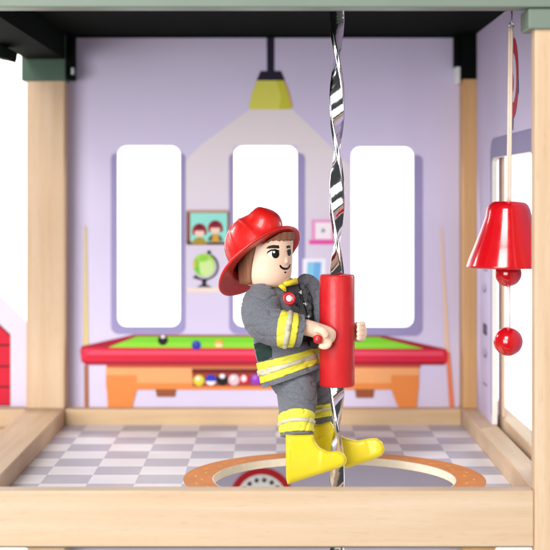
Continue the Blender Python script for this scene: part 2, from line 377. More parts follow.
L.new(ck.outputs['Color'], mx.inputs['A']); L.new(rp.outputs[0], mx.inputs['B']); L.new(mx.outputs['Result'], b.inputs['Base Color'])
mpF = lambda u, v: Vector((u, v, 0))
FY0, FY1 = YF + 0.0122, YB - 0.0003
RIf = min(RI, HY - FY0 - 0.004)
hole = [(HX + RI * math.cos(a), HY + RI * math.sin(a)) for a in [2 * math.pi * i / 96 for i in range(96)]]
floor_ = H(plate('play_floor', [(-0.1590, FY0), (0.1456, FY0), (0.1456, FY1), (-0.1590, FY1)], [hole], mpF, Vector((0, 0, -0.0045)), fm, None))
# cream raw edge of the hole
bm = bmesh.new(); n = 96; r_ = RI - 0.0002
ra = [bm.verts.new((HX + r_ * math.cos(2 * math.pi * i / n), HY + r_ * math.sin(2 * math.pi * i / n), 0.0001)) for i in range(n)]
rb = [bm.verts.new((v.co.x, v.co.y, -0.0050)) for v in ra]
rc = [bm.verts.new((HX + (RI + .0003) * math.cos(2 * math.pi * i / n), HY + (RI + .0003) * math.sin(2 * math.pi * i / n), 0.0001)) for i in range(n)]
for i in range(n):
    j = (i + 1) % n; bm.faces.new((ra[i], ra[j], rb[j], rb[i])); bm.faces.new((rc[i], rc[j], ra[j], ra[i]))
from_bm('hole_edge', bm, mat('raw_board_edge', rgb(240, 228, 208), 0.7, 0.2, var=0.06, vscale=200), floor_)
p = Print(mpF, Vector((0, 0, 1)), 'printed_orange_ring', floor_, 0.00015)
ro = [(HX + RO * math.cos(a), max(HY + RO * math.sin(a), FY0 + 0.0004)) for a in [2 * math.pi * i / 96 for i in range(96)]]
ri2 = [(HX + (RI + .0005) * math.cos(a), HY + (RI + .0005) * math.sin(a)) for a in [2 * math.pi * i / 96 for i in range(96)]]
p.add(ro, mat('ink_orange_ring', rgb(214, 128, 48), 0.5, 0.3, var=0.12, vscale=90), [ri2])
for k in range(44):
    a = 2 * math.pi * (k + .5) / 44
    rr = 0.0868 if k % 2 else 0.0825
    if HY + rr * math.sin(a) < FY0 + 0.003: continue
    c, s_ = math.cos(a), math.sin(a); hw, hl = 0.0006, 0.0026
    q = [(HX + c * (rr + i * hw) - s_ * j * hl, HY + s_ * (rr + i * hw) + c * j * hl) for i, j in ((-1, -1), (1, -1), (1, 1), (-1, 1))]
    p.add(q, ink(232, 176, 84)); p.h -= p.step
p.done()

# ceiling, fascia, beams and brackets
H(box('ceiling_panel', -0.187, 0.20, YF + 0.0125, YB + 0.05, 0.3005, 0.306, dkgreen_shade, None, 0))
H(box('roof_fascia', -0.45, 0.45, YF - 0.006, YF + 0.012, 0.2802, 0.36, sage, None, 0.001))
H(box('rear_header', -0.1565, 0.1410, YB + 0.012, YW - 0.0005, 0.2994, 0.3004, dkgreen_shade, None, 0))
H(box('roof_beam', -0.1888, -0.1590, YF + 0.013, YB - 0.0005, 0.2808, 0.3003, dkgreen_shade, None, 0.0008))
H(box('post_cap', -0.1925, -0.1584, YB - 0.0015, YB + 0.0300, 0.2640, 0.3003, midgreen, None, 0.0012))
H(box('post_cap', 0.1458, 0.1660, YB - 0.0015, YB + 0.0300, 0.2655, 0.3003, dkgreen_shade, None, 0.0010))
H(box('post_cap', 0.1418, 0.1820, YF - 0.0035, YF + 0.0235, 0.2685, 0.2800, sage, None, 0.0010))
H(box('corner_bracket', -0.1580, -0.1528, YB - 0.0003, YW - 0.0008, 0.2655, 0.3003, dkgreen_shade, None, 0.0015))
H(box('corner_bracket', 0.1414, 0.1456, YB + 0.004, YW - 0.0008, 0.276, 0.3003, dkgreen_shade, None, 0.0006))
H(box('bracket_clip', -0.1540, -0.1520, YB - 0.0016, YB + 0.004, 0.2690, 0.2745, mat('zinc', (0.35, 0.4, 0.38), 0.4, metal=.6), None, 0.0005))
H(box('bracket_clip', 0.1414, 0.1452, YB + 0.003, YW - 0.0010, 0.2625, 0.2755, mat('white_nylon', (0.85, 0.87, 0.9), 0.4), None, 0.0008))
# dark roof edge piece beyond the left beam
bm = bmesh.new(); pts = [(-6, 40), (0, 44), (10, 49), (9.5, 55), (8, 59), (0, 57), (-6, 56)]
q = H(plate('roof_edge_trim', pts, [], lambda u, v: P(u, v, 1.03), Vector((0, 0.03, 0)), dkgreen_shade, None)); q.data.materials[1] = dkgreen_shade

# right side wall with a door-height opening and printed marks
mpS = lambda y, z: Vector((0.157, y, z))
op = [(0.900, ZT + .0007), (1.067, ZT + .0007), (1.067, 0.196), (1.0655, 0.2005), (1.061, 0.203), (0.907, 0.203), (0.902, 0.2005), (0.900, 0.196)]
outer = [(YF + 0.0215, ZT + .0003), (0.900, ZT + .0003)]
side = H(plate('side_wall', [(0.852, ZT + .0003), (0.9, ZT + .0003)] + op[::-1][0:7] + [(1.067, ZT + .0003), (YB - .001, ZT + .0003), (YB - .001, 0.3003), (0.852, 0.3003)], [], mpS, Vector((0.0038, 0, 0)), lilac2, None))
sd = Vector((-1, 0, 0))
p = Print(mpS, sd, 'printed_window_frame', side, 0.0002)
dl = ink(136, 130, 168)
p.add([(1.0672, 0.150), (1.0672, 0.196), (1.0657, 0.2007), (1.061, 0.2032), (0.907, 0.2032), (0.902, 0.2007), (0.8998, 0.196), (0.8998, 0.150), (0.894, 0.150), (0.894, 0.210), (0.897, 0.2155), (0.903, 0.217), (1.058, 0.217), (1.068, 0.215), (1.074, 0.208), (1.0705, 0.150)], dl); p.done()
p = Print(mpS, sd, 'printed_opening_edge', side, 0.0002)
p.add([(1.0673, 0.02), (1.0673, 0.149), (1.0705, 0.149), (1.0705, 0.02)], dl); p.done()
# round alarm printed / mounted high on the side wall
p = Print(mpS, sd, 'printed_round_sign', side, 0.0002)
cy, cz = 0.972, 0.2527
p.add(ell(cy, cz, 0.0205, 0.0262, n=48), ink(184, 30, 52)); p.add(ell(cy, cz, 0.0125, 0.016, n=40), ink(214, 206, 226))
p.add(ell(cy + .002, cz - .003, 0.0052, 0.0065, n=24), ink(196, 40, 60)); p.add(rrect(cy - 0.0215, cz - 0.012, cy - 0.0165, cz - 0.003, .001), ink(96, 92, 118))
p.add([(cy - .001, cz - 0.0255), (cy + .005, cz - 0.0255), (cy + .004, cz - 0.034), (cy + .001, cz - .034)], ink(110, 104, 128)); p.done()
for pxm, pym, kind in ((484.5, 288, 0), (484.8, 329, 1), (485, 353, 0), (485, 384, 2), (485.5, 270, 2)):
    p = Print(mpS, sd, 'printed_locker_mark', side, 0.0002)
    Ym = 0.157 * F / (pxm - 272); zm = HC - (pym - 195) / F * Ym
    if kind == 1: p.add(rrect(Ym - .012, zm - 0.0040, Ym + .008, zm + .004, .001), ink(74, 58, 84)); p.add(rrect(Ym - .011, zm - 0.0020, Ym - .005, zm + .003, .0008), ink(120, 100, 130))
    elif kind == 0: p.add(ell(Ym, zm, 0.010, 0.0035, n=20), ink(132, 124, 158)); p.add(ell(Ym, zm + .001, 0.007, 0.0025, n=20), ink(196, 186, 216))
    else: p.add(rrect(Ym - .011, zm - 0.0007, Ym + .010, zm + .0007, .0004), ink(132, 124, 158))
    p.done()

# neighbouring gable panel beyond the balcony: pale board with red siding
mpG = lambda u, v: P(u, v, 1.175)
gab = H(plate('gable_panel', [(-40, 262), (2, 297), (26, 322), (40, 336), (40, 440), (-40, 440)], [], mpG, Vector((0, 0.004, 0)), mat('pale_lilac_board', rgb(222, 214, 236), 0.6, .25, var=.02), None))
p = Print(mpG, near, 'printed_red_siding', gab, 0.0002)
RD = ink(206, 22, 52); DK = ink(66, 10, 26)
p.add([(-30, 300), (0, 324.5), (10.5, 334.5), (10.5, 406), (-30, 406)], DK)
for y0, y1 in ((335.5, 344.3), (346, 365.5), (367.2, 386), (387.6, 405)):
    p.add([(-30, y0), (10, y0), (10, y1), (-30, y1)], RD); p.h -= p.step
p.add([(-30, 302), (-1, 325.5), (9.6, 335.4), (-30, 335.4)], RD)
p.done()

# ---------------------------------------------------------------- twisted chrome pole (fixed in the station)
PXc = 337.0; PY = 0.93
px0 = P(PXc, 0, PY).x
chrome = mat('chrome', (0.80, 0.80, 0.82), 0.09, metal=1.0, bump=0.12, bscale=160)
z105 = P(0, 105, PY).z
bm = bmesh.new(); prev = None; hw, ht, rr = 0.00465, 0.0016, 0.0009
sec = []
for cx, cy_, a0 in ((hw - rr, ht - rr, 0), (-hw + rr, ht - rr, 90), (-hw + rr, -ht + rr, 180), (hw - rr, -ht + rr, 270)):
    for i in range(4):
        a = math.radians(a0 + 30 * i); sec.append((cx + rr * math.cos(a), cy_ + rr * math.sin(a)))
zs = -0.31
while zs < 0.3004:
    th = math.pi * (zs - z105) / 0.0575; c, s_ = math.cos(th), math.sin(th)
    ring = [bm.verts.new((px0 + u * c + v * s_, PY - u * s_ + v * c, zs)) for u, v in sec]
    if prev:
        for i in range(len(ring)): bm.faces.new((prev[i], prev[(i + 1) % len(ring)], ring[(i + 1) % len(ring)], ring[i]))
    prev = ring; zs += 0.0006
bmesh.ops.recalc_face_normals(bm, faces=list(bm.faces))
pole = H(from_bm('twisted_pole', bm, chrome, None, True))
pole['label'] = 'shiny twisted chrome pole passing through the round floor hole'

# ---------------------------------------------------------------- red slider handle on the pole
redp = mat('red_painted_wood', rgb(196, 26, 32), 0.42, 0.45, coat=0.12, var=0.04, vscale=60, bump=0.04, bscale=300)
def lathe_bm(profile, center, n=48, axis=None):
    bm = bmesh.new(); rows = []
    for r, z in profile:
        rows.append([bm.verts.new((r * math.cos(2 * math.pi * i / n), r * math.sin(2 * math.pi * i / n), z)) for i in range(n)])
    for a, b_ in zip(rows, rows[1:]):
        for i in range(n): bm.faces.new((a[i], a[(i + 1) % n], b_[(i + 1) % n], b_[i]))
    bmesh.ops.remove_doubles(bm, verts=list(bm.verts), dist=1e-6)
    bmesh.ops.recalc_face_normals(bm, faces=list(bm.faces))
    if axis is not None: bmesh.ops.transform(bm, matrix=Vector((0, 0, 1)).rotation_difference(axis).to_matrix().to_4x4(), verts=list(bm.verts))
    bmesh.ops.translate(bm, vec=center, verts=list(bm.verts)); return bm
slider = empty('sliding_handle', label='red cylindrical wooden grip sliding on the twisted chrome pole', cat='handle')
zt, zb = P(0, 274.5, PY).z, P(0, 386, PY).z; R = 0.01095
prof = [(0.0052, zb + .001), (0.0052, zb), (R - 0.0012, zb), (R - .0004, zb + .0003), (R, zb + .0012), (R, zt - .0012), (R - .0004, zt - .0003), (R - .0012, zt), (0.0052, zt), (0.0052, zb + .001)]
from_bm('grip', lathe_bm(prof, Vector((px0, PY, 0)), 72), redp, slider, True)
for m_ in slider.children:
    for poly in m_.data.polygons: poly.use_smooth = True
def lathe(name, prof, c, m, parent, axis=None, n=48): return from_bm(name, lathe_bm(prof, c, n, axis), m, parent, True)
# peg the near hand closes on (leans out of the grip toward the viewer)
pd = Vector((-0.25, -1, 0)).normalized()
pc = P(317.5, 339, 0.911)
lathe('peg', [(0, 0.0018), (0.0016, 0.0018), (0.0026, 0.0010), (0.0030, -0.0006), (0.0026, -0.0012), (0.0024, -0.012), (0, -0.012)], pc, redp, slider, pd, 28)
lathe('peg', [(0, 0.0006), (0.0010, 0.0004), (0.0012, 0), (0, 0)], pc + pd * 0.0019, mat('peg_screw', (.5, .12, .12), .25, .7), slider, pd, 20)

# ---------------------------------------------------------------- bell
bell = empty('hanging_bell', label='glossy red toy bell hanging on a cord by the right wall opening', cat='bell')
YBELL = 0.885
gred = mat('glossy_red', rgb(192, 12, 24), 0.16, 0.55, coat=0.6)
bc = P(508.5, 0, YBELL); s = YBELL / F
def zy(y): return HC - (y - 195) * s
prof = [(0, 201.2), (13, 201.3), (17, 202.5), (20, 205.5), (21.8, 210), (23, 217), (27.6, 230), (34.0, 246), (39.0, 258), (41.3, 264.8), (41.9, 266.6), (40.5, 267.4), (36, 266.6), (30, 255), (22, 232), (0, 222)]
q = lathe('bell_cup', [(r * s, zy(y)) for r, y in prof], Vector((bc.x, YBELL, 0)), gred, bell, n=80)
def sphere(name, c, r, m, parent, seg=40):
    bm = bmesh.new(); bmesh.ops.create_uvsphere(bm, u_segments=seg, v_segments=seg // 2, radius=r); bmesh.ops.translate(bm, vec=c, verts=list(bm.verts))
    return from_bm(name, bm, m, parent, True)
c1 = P(508.3, 273.5, YBELL); c2 = P(508.3, 341.5, YBELL)
sphere('clapper_ball', c1, 13.4 * s, gred, bell); sphere('pull_ball', c2, 14.6 * s, gred, bell)
def tube_bm(pts, r, n=12, bm=None):
    bm = bm or bmesh.new(); prev = None
    for i, p_ in enumerate(pts):
        t = (pts[min(i + 1, len(pts) - 1)] - pts[max(i - 1, 0)]).normalized()
        a = t.cross(Vector((0, 1, 0))); a = (a if a.length > .1 else t.cross(Vector((1, 0, 0)))).normalized(); b_ = t.cross(a)
        rad = r[i] if isinstance(r, (list, tuple)) else r
        ring = [bm.verts.new(p_ + rad * (math.cos(2 * math.pi * k / n) * a + math.sin(2 * math.pi * k / n) * b_)) for k in range(n)]
        if prev:
            for k in range(n): bm.faces.new((prev[k], prev[(k + 1) % n], ring[(k + 1) % n], ring[k]))
        else: bm.faces.new(ring[::-1])
        prev = ring
    bm.faces.new(prev); return bm
cord = mat('cream_cord', rgb(226, 206, 186), 0.8, 0.2, bump=0.6, bscale=900, stretch=(1, 1, 3))
a_, b_ = P(510.8, 27, YBELL), P(508.8, 203, YBELL)
for dx in (-0.0006, 0.0006):
    from_bm('cord', tube_bm([a_.lerp(b_, t / 30) + Vector((dx, 0, 0)) for t in range(31)], 0.0009), cord, bell, True)
ct = P(511.6, 0, YBELL)
from_bm('hook', tube_bm([P(512, 12, YBELL) + Vector((0, 0, .012)), P(512, 22, YBELL)] + [P(511.5 + 2.2 * math.sin(t), 25 - 2.6 * math.cos(t), YBELL) for t in [k * .5 for k in range(13)]], 0.0005), mat('steel_wire', (.45, .45, .47), .3, metal=1), bell, True)
from_bm('pull_cord', tube_bm([c1, c1.lerp(c2, .5) + Vector((.0002, 0, 0)), c2], 0.0013), mat('clear_nylon_cord', rgb(236, 228, 226), 0.35, .5), bell, True)

# ---------------------------------------------------------------- firefighter doll
doll = empty('firefighter_doll', label='wooden firefighter doll in red helmet, grey coat and yellow boots clinging to the red grip', cat='doll')
yaw = math.radians(50)
FW = Vector((math.sin(yaw), -math.cos(yaw), 0)); RT = Vector((-math.cos(yaw), -math.sin(yaw), 0))   # forward, the doll's right (near side)
UP = Vector((0, 0, 1))
def cr_(p0, p1, p2, p3, t): return 0.5 * ((2 * p1) + (-p0 + p2) * t + (2 * p0 - 5 * p1 + 4 * p2 - p3) * t * t + (-p0 + 3 * p1 - 3 * p2 + p3) * t ** 3)
def wrinkle(p_, amp, sc):
    """soft swelling with thin creases where the cloth folds"""
    q_ = Vector((p_.x, p_.y, p_.z))
    a = noise.noise(q_ * sc); b_ = noise.noise(Vector((p_.x + 3, p_.y, p_.z * 1.7)) * sc * 1.5); 
    fold = -0.55 * math.exp(-(b_ / .085) ** 2)
    return amp * (0.25 + a * 0.7 + fold)
def loft_bm(keys, nu=56, per=14, t0=0.0, t1=None, off=0.0, amp=0.0, sc=90, exp=2.0, cap=True, hem=0.0):
    """keys: (centre, half along A, half along B, A direction)"""
    m_ = len(keys) - 1; t1 = m_ if t1 is None else t1
    def ev(j, t):
        i = min(int(t), m_ - 1); f_ = t - i
        g = lambda k: keys[max(0, min(m_, k))][j]
        return cr_(g(i - 1), g(i), g(i + 1), g(i + 2), f_)
    n = max(2, int((t1 - t0) * per)); bm = bmesh.new(); rows = []
    for q_ in range(n + 1):
        t = t0 + (t1 - t0) * q_ / n
        c = ev(0, t); T = (ev(0, min(m_, t + .05)) - ev(0, max(0, t - .05))).normalized()
        A = ev(3, t); A = (A - T * A.dot(T)).normalized(); B = T.cross(A); ra_, rb_ = ev(1, t) + off, ev(2, t) + off
        row = []
        for k in range(nu):
            ph = 2 * math.pi * k / nu; cc, ss = math.cos(ph), math.sin(ph)
            cc = math.copysign(abs(cc) ** (2 / exp), cc); ss = math.copysign(abs(ss) ** (2 / exp), ss)
            d = A * cc * ra_ + B * ss * rb_; p_ = c + d
            if amp: p_ += d.normalized() * wrinkle(c + (A * cc * ev(1, t) + B * ss * ev(2, t)), amp, sc)
            row.append(bm.verts.new(p_))
        rows.append(row)
    for a, b_ in zip(rows, rows[1:]):
        for k in range(nu): bm.faces.new((a[k], a[(k + 1) % nu], b_[(k + 1) % nu], b_[k]))
    if cap:
        for row, sg in ((rows[0], -1), (rows[-1], 1)):
            c = sum((v.co for v in row), Vector()) / nu; inner = [bm.verts.new(c.lerp(v.co, .86)) for v in row]; cv = bm.verts.new(c)
            for k in range(nu):
                bm.faces.new((row[k], row[(k + 1) % nu], inner[(k + 1) % nu], inner[k])); bm.faces.new((inner[k], inner[(k + 1) % nu], cv))
    bmesh.ops.recalc_face_normals(bm, faces=list(bm.faces)); return bm
def loft(name, keys, m, parent, **k): return from_bm(name, loft_bm(keys, **k), m, parent, True)
def band(name, keys, m, parent, t0, t1, off, **k):
    """hollow strip with closed turned-in edges"""
    bm = loft_bm(keys, t0=t0, t1=t1, off=off, cap=False, **k); me = bpy.data.meshes.new(name); bm.to_mesh(me); bm.free()
    o = link(name, me, m, parent, True); md = o.modifiers.new('s', 'SOLIDIFY'); md.thickness = 0.0009; md.offset = -1
    return bake(o)
def bake(o):
    dg = bpy.context.evaluated_depsgraph_get(); dg.update(); me = bpy.data.meshes.new_from_object(o.evaluated_get(dg), depsgraph=dg)
    o.modifiers.clear(); o.data = me
    for p_ in me.polygons: p_.use_smooth = True
    return o
def remesh(name, bms, m, parent, vox=0.0007, sm=4, disp=None, tuck=None):
    bm = bmesh.new()
    for b_ in bms:
        me = bpy.data.meshes.new('t'); b_.to_mesh(me); b_.free(); bm.from_mesh(me)
    o = from_bm(name, bm, m, parent, True)
    if tuck:
        for v in o.data.vertices: v.co = tuck(v.co)
    r_ = o.modifiers.new('r', 'REMESH'); r_.mode = 'VOXEL'; r_.voxel_size = vox
    s__ = o.modifiers.new('s', 'SMOOTH'); s__.factor = .5; s__.iterations = sm
    bake(o)
    if disp:
        for v in o.data.vertices: v.co += v.normal * disp(v.co)
    return o

cloth = mat('grey_coat_cloth', rgb(112, 115, 123), 0.85, 0.15, var=0.22, vscale=900, bump=0.35, bscale=2200, sheen=0.15)
cloth_d = mat('darker_coat_front', rgb(52, 54, 58), 0.62, 0.3, var=0.2, vscale=200, bump=0.5, bscale=1300)
yel = mat('yellow_reflective', rgb(226, 220, 70), 0.55, 0.35, var=0.10, vscale=250, bump=0.3, bscale=1400)
silver = mat('silver_tape', rgb(200, 196, 168), 0.45, 0.5, var=0.12, vscale=250, bump=0.3, bscale=1400)
skin = mat('pale_painted_wood', rgb(240, 207, 180), 0.42, 0.4, var=0.02, vscale=40)
hairm = mat('brown_hair', rgb(142, 96, 70), 0.6, 0.3, var=0.25, vscale=300, bump=0.4, bscale=500, stretch=(4, 4, .4))
boot_m = mat('yellow_boot', rgb(220, 198, 24), 0.38, 0.45, coat=0.15, var=0.04, vscale=80, bump=0.05, bscale=300)
helm = mat('red_helmet_plastic', rgb(202, 24, 20), 0.34, 0.5, coat=0.25, bump=0.03, bscale=250)

YC = 0.945
# --- torso of the coat
tk = [(P(277, 279, YC), 0.009, 0.0075, RT), (P(278, 286, YC), 0.0185, 0.0105, RT), (P(280, 297, YC), 0.0235, 0.0135, RT), (P(283, 318, YC), 0.0245, 0.0150, RT),
      (P(286, 342, YC), 0.0240, 0.0165, RT), (P(290, 360, YC - .001), 0.0240, 0.0180, RT), (P(295.5, 376.5, YC - .002), 0.0245, 0.0185, RT)]
TW = dict(amp=0.0019, sc=58, nu=120, per=16)
coat = loft('coat', tk, cloth, doll, **TW)
band('reflective_stripe', tk, yel, coat, 4.72, 5.62, 0.0005, **TW); band('silver_stripe', tk, silver, coat, 5.06, 5.28, 0.0012, **TW)
# --- near sleeve, far sleeve
nk = [(P(262, 291, .930), 0.0085, 0.0075, FW), (P(260, 302, .925), 0.0116, 0.0108, FW), (P(261, 316, .919), 0.0117, 0.0114, FW), (P(270, 326, .914), 0.0114, 0.0116, Vector((0.8, -.3, .5))),
      (P(286, 329, .911), 0.0107, 0.0110, Vector((0, -.3, 1))), (P(301.5, 331.5, .912), 0.0100, 0.0102, Vector((0, -.2, 1)))]
SW = dict(amp=0.0017, sc=72, nu=96, per=16)
sl = loft('sleeve', nk, cloth, coat, **SW)
band('sleeve_stripe', nk, yel, coat, 3.72, 4.50, 0.0005, **SW); band('silver_stripe', nk, silver, coat, 4.02, 4.2, 0.0012, **SW)
# cuff opening
lathe('cuff_lining', [(0, 0), (0.0090, 0), (0.0090, 0.0012), (0, 0.0012)], P(300.6, 331, .912), mat('dark_lining', (.012, .012, .014), .8), coat, Vector((1, 0, 0)), 40)
fk = [(P(300, 283, .962), 0.008, 0.008, FW), (P(306, 290, .964), 0.0105, 0.0105, FW), (P(314, 306, .962), 0.011, 0.011, FW), (P(326, 322, .957), 0.0105, 0.0105, FW), (P(344, 331, .951), 0.0085, 0.0085, Vector((0, -.2, 1)))]
loft('sleeve', fk, cloth, coat, **SW)

def bvh(o): 
    me = o.data; return BVHTree.FromPolygons([v.co.copy() for v in me.vertices], [tuple(p_.vertices) for p_ in me.polygons])
CAM = Vector((0, 0, HC))
def patch(name, tree, pts, m, parent, lift=0.0003, thick=0.0005, sub=0.0012):
    """a thin shaped piece wrapped on the surface under it"""
    bm = bmesh.new(); ed = []
    vs = [bm.verts.new((u, v, 0)) for u, v in pts]
    f_ = bm.faces.new(vs); f_.normal_update()
    k = sub / (0.93 / F)
    # cut by a grid so it bends with the surface
    xs = [p_[0] for p_ in pts]; ys = [p_[1] for p_ in pts]
    x = min(xs) + k
    while x < max(xs): bmesh.ops.bisect_plane(bm, geom=list(bm.verts) + list(bm.edges) + list(bm.faces), plane_co=(x, 0, 0), plane_no=(1, 0, 0)); x += k
    y = min(ys) + k
    while y < max(ys): bmesh.ops.bisect_plane(bm, geom=list(bm.verts) + list(bm.edges) + list(bm.faces), plane_co=(0, y, 0), plane_no=(0, 1, 0)); y += k
    for v in bm.verts:
        d = (P(v.co.x, v.co.y, 1.0) - CAM).normalized(); h = tree.ray_cast(CAM, d)
        if h[0] is None:
            h2 = tree.find_nearest(CAM + d * 0.93); loc, nn = h2[0], h2[1]
        else: loc, nn = h[0], h[1]
        if nn.dot(d) > 0: nn = -nn
        v.co = loc + nn * lift
    r_ = bmesh.ops.extrude_face_region(bm, geom=list(bm.faces)); bm.normal_update()
    for g in r_['geom']:
        if isinstance(g, bmesh.types.BMVert): g.co += (g.co - CAM).normalized() * thick
    bmesh.ops.recalc_face_normals(bm, faces=list(bm.faces))
    return from_bm(name, bm, m, parent, False)
ct_ = bvh(coat)
fp = patch('coat_front', ct_, [(284, 287), (291, 283), (298, 281), (309, 286), (316, 298), (320, 312), (321, 340), (300, 343), (296, 341), (296, 318), (289, 306), (284, 297)], cloth_d, coat, 0.0006, 0.0009)  # darker patch wrapped over the front of the grey coat
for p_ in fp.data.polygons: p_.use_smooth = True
ft = bvh(fp)
def stroke(x0, y0, x1, y1, wd):
    d = Vector((x1 - x0, y1 - y0)); d.normalize(); n_ = Vector((-d.y, d.x)) * wd / 2
    return [(x0 + n_.x, y0 + n_.y), (x1 + n_.x, y1 + n_.y), (x1 - n_.x, y1 - n_.y), (x0 - n_.x, y0 - n_.y)]
patch('placket', ft, [(299, 284), (303, 284), (311, 310), (313, 338), (308.5, 339), (306.5, 312)], mat('black_placket', rgb(26, 28, 32), 0.5, .35, bump=.4, bscale=1200), coat, 0.0005, 0.0009)
for bx, by in ((298.3, 293), (303, 304.5), (305.8, 317), (306.6, 331)):
    patch('stitch_cross', ft, stroke(bx - 1.7, by, bx + 1.7, by, .8), mat('white_thread', (.75, .75, .72), .7), coat, .0020, .0006)
    patch('stitch_cross', ft, stroke(bx, by - 1.7, bx, by + 1.7, .8), mat('white_thread', (.75, .75, .72), .7), coat, .0021, .0006)
patch('hip_patch', ct_, [(255, 344), (270, 339), (272, 357), (259, 361)], mat('dark_green_patch', rgb(38, 56, 52), .7, .2, bump=.4, bscale=1300), coat, .0009, .0009)
bh = ct_.ray_cast(CAM, (P(288.2, 299, 1.0) - CAM).normalized()); bn = Vector((.30, -.93, .22)).normalized(); bp0 = bh[0] + bn * .0010
lathe('badge', [(0, -.002), (.0040, -.002), (.0042, .0006), (.0037, .0012), (.0024, .0013), (.0023, .0010), (0, .0010)], bp0, mat('badge_red', rgb(206, 30, 48), .3, .5, coat=.5), coat, bn)
lathe('badge_centre', [(0, .0009), (.0022, .0009), (.0021, .0014), (.0012, .0019), (0, .0020)], bp0, mat('badge_white', (.8, .76, .74), .4), coat, bn)
# yellow collar
yc = mat('yellow_collar', rgb(226, 206, 50), .6, .3, bump=.4, bscale=1200)
ck_ = [(P(271, 284.5, YC - .001), 0.0118, 0.0118, RT), (P(271, 281.5, YC - .001), 0.0125, 0.0122, RT), (P(270.5, 278.5, YC - .001), 0.0110, 0.0110, RT)]
loft('scarf_ring', ck_, yc, doll, amp=.0006, sc=140, nu=60)
# collar flaps as solid small wedges at the throat
def solid(name, pts, Y0, th, m, parent):
    bm = bmesh.new(); vs = [bm.verts.new(P(u, v, Y0 + (dy if dy else 0))) for u, v, dy in pts]
    bm.faces.new(vs); r_ = bmesh.ops.extrude_face_region(bm, geom=list(bm.faces))
    for g in r_['geom']:
        if isinstance(g, bmesh.types.BMVert): g.co.y += th
    bmesh.ops.recalc_face_normals(bm, faces=list(bm.faces)); bmesh.ops.bevel(bm, geom=list(bm.edges), offset=.0004, segments=2, affect='EDGES')
    return from_bm(name, bm, m, parent, True)
solid('scarf_flap', [(283, 283, 0), (287, 281, 0), (297, 277.5, .006), (298.5, 283.5, .006), (291, 285.5, .001), (285, 286.5, 0)], .9285, .003, yc, doll)
solid('scarf_flap', [(276.5, 285, 0), (283, 284, 0), (286, 287, 0), (286.5, 292.5, 0), (281, 289, 0)], .928, .003, yc, doll)

hc_y = 0.938
su = 0.000627
hu = Vector((-.55, .41, .73)).normalized(); hf = (FW - hu * FW.dot(hu)).normalized(); hr = hf.cross(hu)
hC = P(259, 259.5, hc_y)
def HP(a, b_, s_): return hC + (hf * a + hu * b_ + hr * s_) * su        # forward, up, right in pixel units
def tuck(co, lim0=27.5):
    """keep the crown of the head inside the helmet"""
    d = (co - hC) / su; a, u, q = d.dot(hf), d.dot(hu), d.dot(hr)
    if u < -1.5 or u > 70 or a * a + q * q > 60 * 60: return co
    lim = lim0 * math.sqrt(max(.02, 1 - (max(0, u) / 40) ** 2)); rad = math.hypot(a, q)
    if u > 38: u = 38
    if rad > lim:
        k = min(1, (u + 1.5) / 1.5); f_ = lim / rad * k + (1 - k); a *= f_; q *= f_
    return HP(a, u, q)
# --- body: head, neck, trunk, arms and hands as one continuous carved figure
HXp, HR = 267.0, 0.0162
hc_y = 0.938
def P2(px_, py_): return P(px_, py_, hc_y)
hb = P2(HXp - 1.5, 287.5); htop = P2(HXp + 1, 222)
def headk():
    ks = []; L_ = (htop - hb).length
    for t, r_ in ((0, .38), (.018, .62), (.06, .82), (.13, .93), (.22, .985), (.32, 1.0), (.5, 1.0), (.78, 1.0), (.9, .93), (.97, .75), (1.0, .45)):
        ks.append((hb.lerp(htop, t), HR * r_, HR * r_, RT))
    return ks
bms = [loft_bm(headk(), nu=64, per=8)]
bms.append(loft_bm([(P(270, 292, .942), .0075, .0075, RT), (P(270, 275, .940), .0075, .0075, RT)], nu=24))
bms.append(loft_bm([(P(279, 288, YC), .012, .006, RT), (P(283, 318, YC), .015, .009, RT), (P(294, 378, YC), .014, .009, RT)], nu=32))
nzc = P(286.2, 259.6, hc_y) + FW * 0.0; nzc = hb.lerp(htop, (287.5 - 259.6) / 65.5) + FW * 0.0158
bms.append(loft_bm([(nzc + UP * .0020, .0009, .0007, RT), (nzc, .0014, .0013, RT), (nzc - UP * .0012, .0016, .0015, RT), (nzc - UP * .0020, .0010, .0009, RT)], nu=20))
# near arm: shoulder inside the sleeve to hand
bms.append(loft_bm([(P(264, 300, .926), .0055, .0055, FW), (P(264, 318, .919), .0055, .0055, FW), (P(274, 328, .914), .0052, .0052, Vector((0, -.3, 1))), (P(292, 327, .911), .0052, .0050, Vector((0, -.3, 1))),
                    (P(306, 327.5, .912), .0050, .0048, Vector((0, -.3, 1))), (P(318, 331, .9145), .0050, .0046, Vector((0, -.3, 1))), (P(326, 335, .9160), .0058, .0044, Vector((0, -.3, 1))), (P(330.5, 338, .9175), .0052, .0036, Vector((0, -.3, 1))), (P(332.5, 339.5, .9185), .0030, .0024, Vector((0, -.3, 1)))], nu=28, per=6))
# fingers of the near hand curling back under the peg, thumb above it
for i, (dy, ln) in enumerate(((-.0042, 0), (-.0014, .6), (.0014, .4), (.0040, -.6))):
    bms.append(loft_bm([(P(329, 340, .9165 + dy * .6), .0021, .0021, Vector((0, 1, 0))), (P(328, 345.2, .9165 + dy), .00205, .00205, Vector((0, 1, 0))), (P(323 - ln, 346.6, .9160 + dy), .0019, .0019, Vector((0, 1, 0))), (P(319.5 - ln, 345.0, .9155 + dy), .0014, .0014, Vector((0, 1, 0)))], nu=14, per=4))
bms.append(loft_bm([(P(318, 329, .910), .0026, .0026, Vector((0, 1, 0))), (P(323, 331.5, .9085), .0024, .0024, Vector((0, 1, 0))), (P(326.5, 337, .9090), .0019, .0019, Vector((0, 1, 0)))], nu=14, per=4))
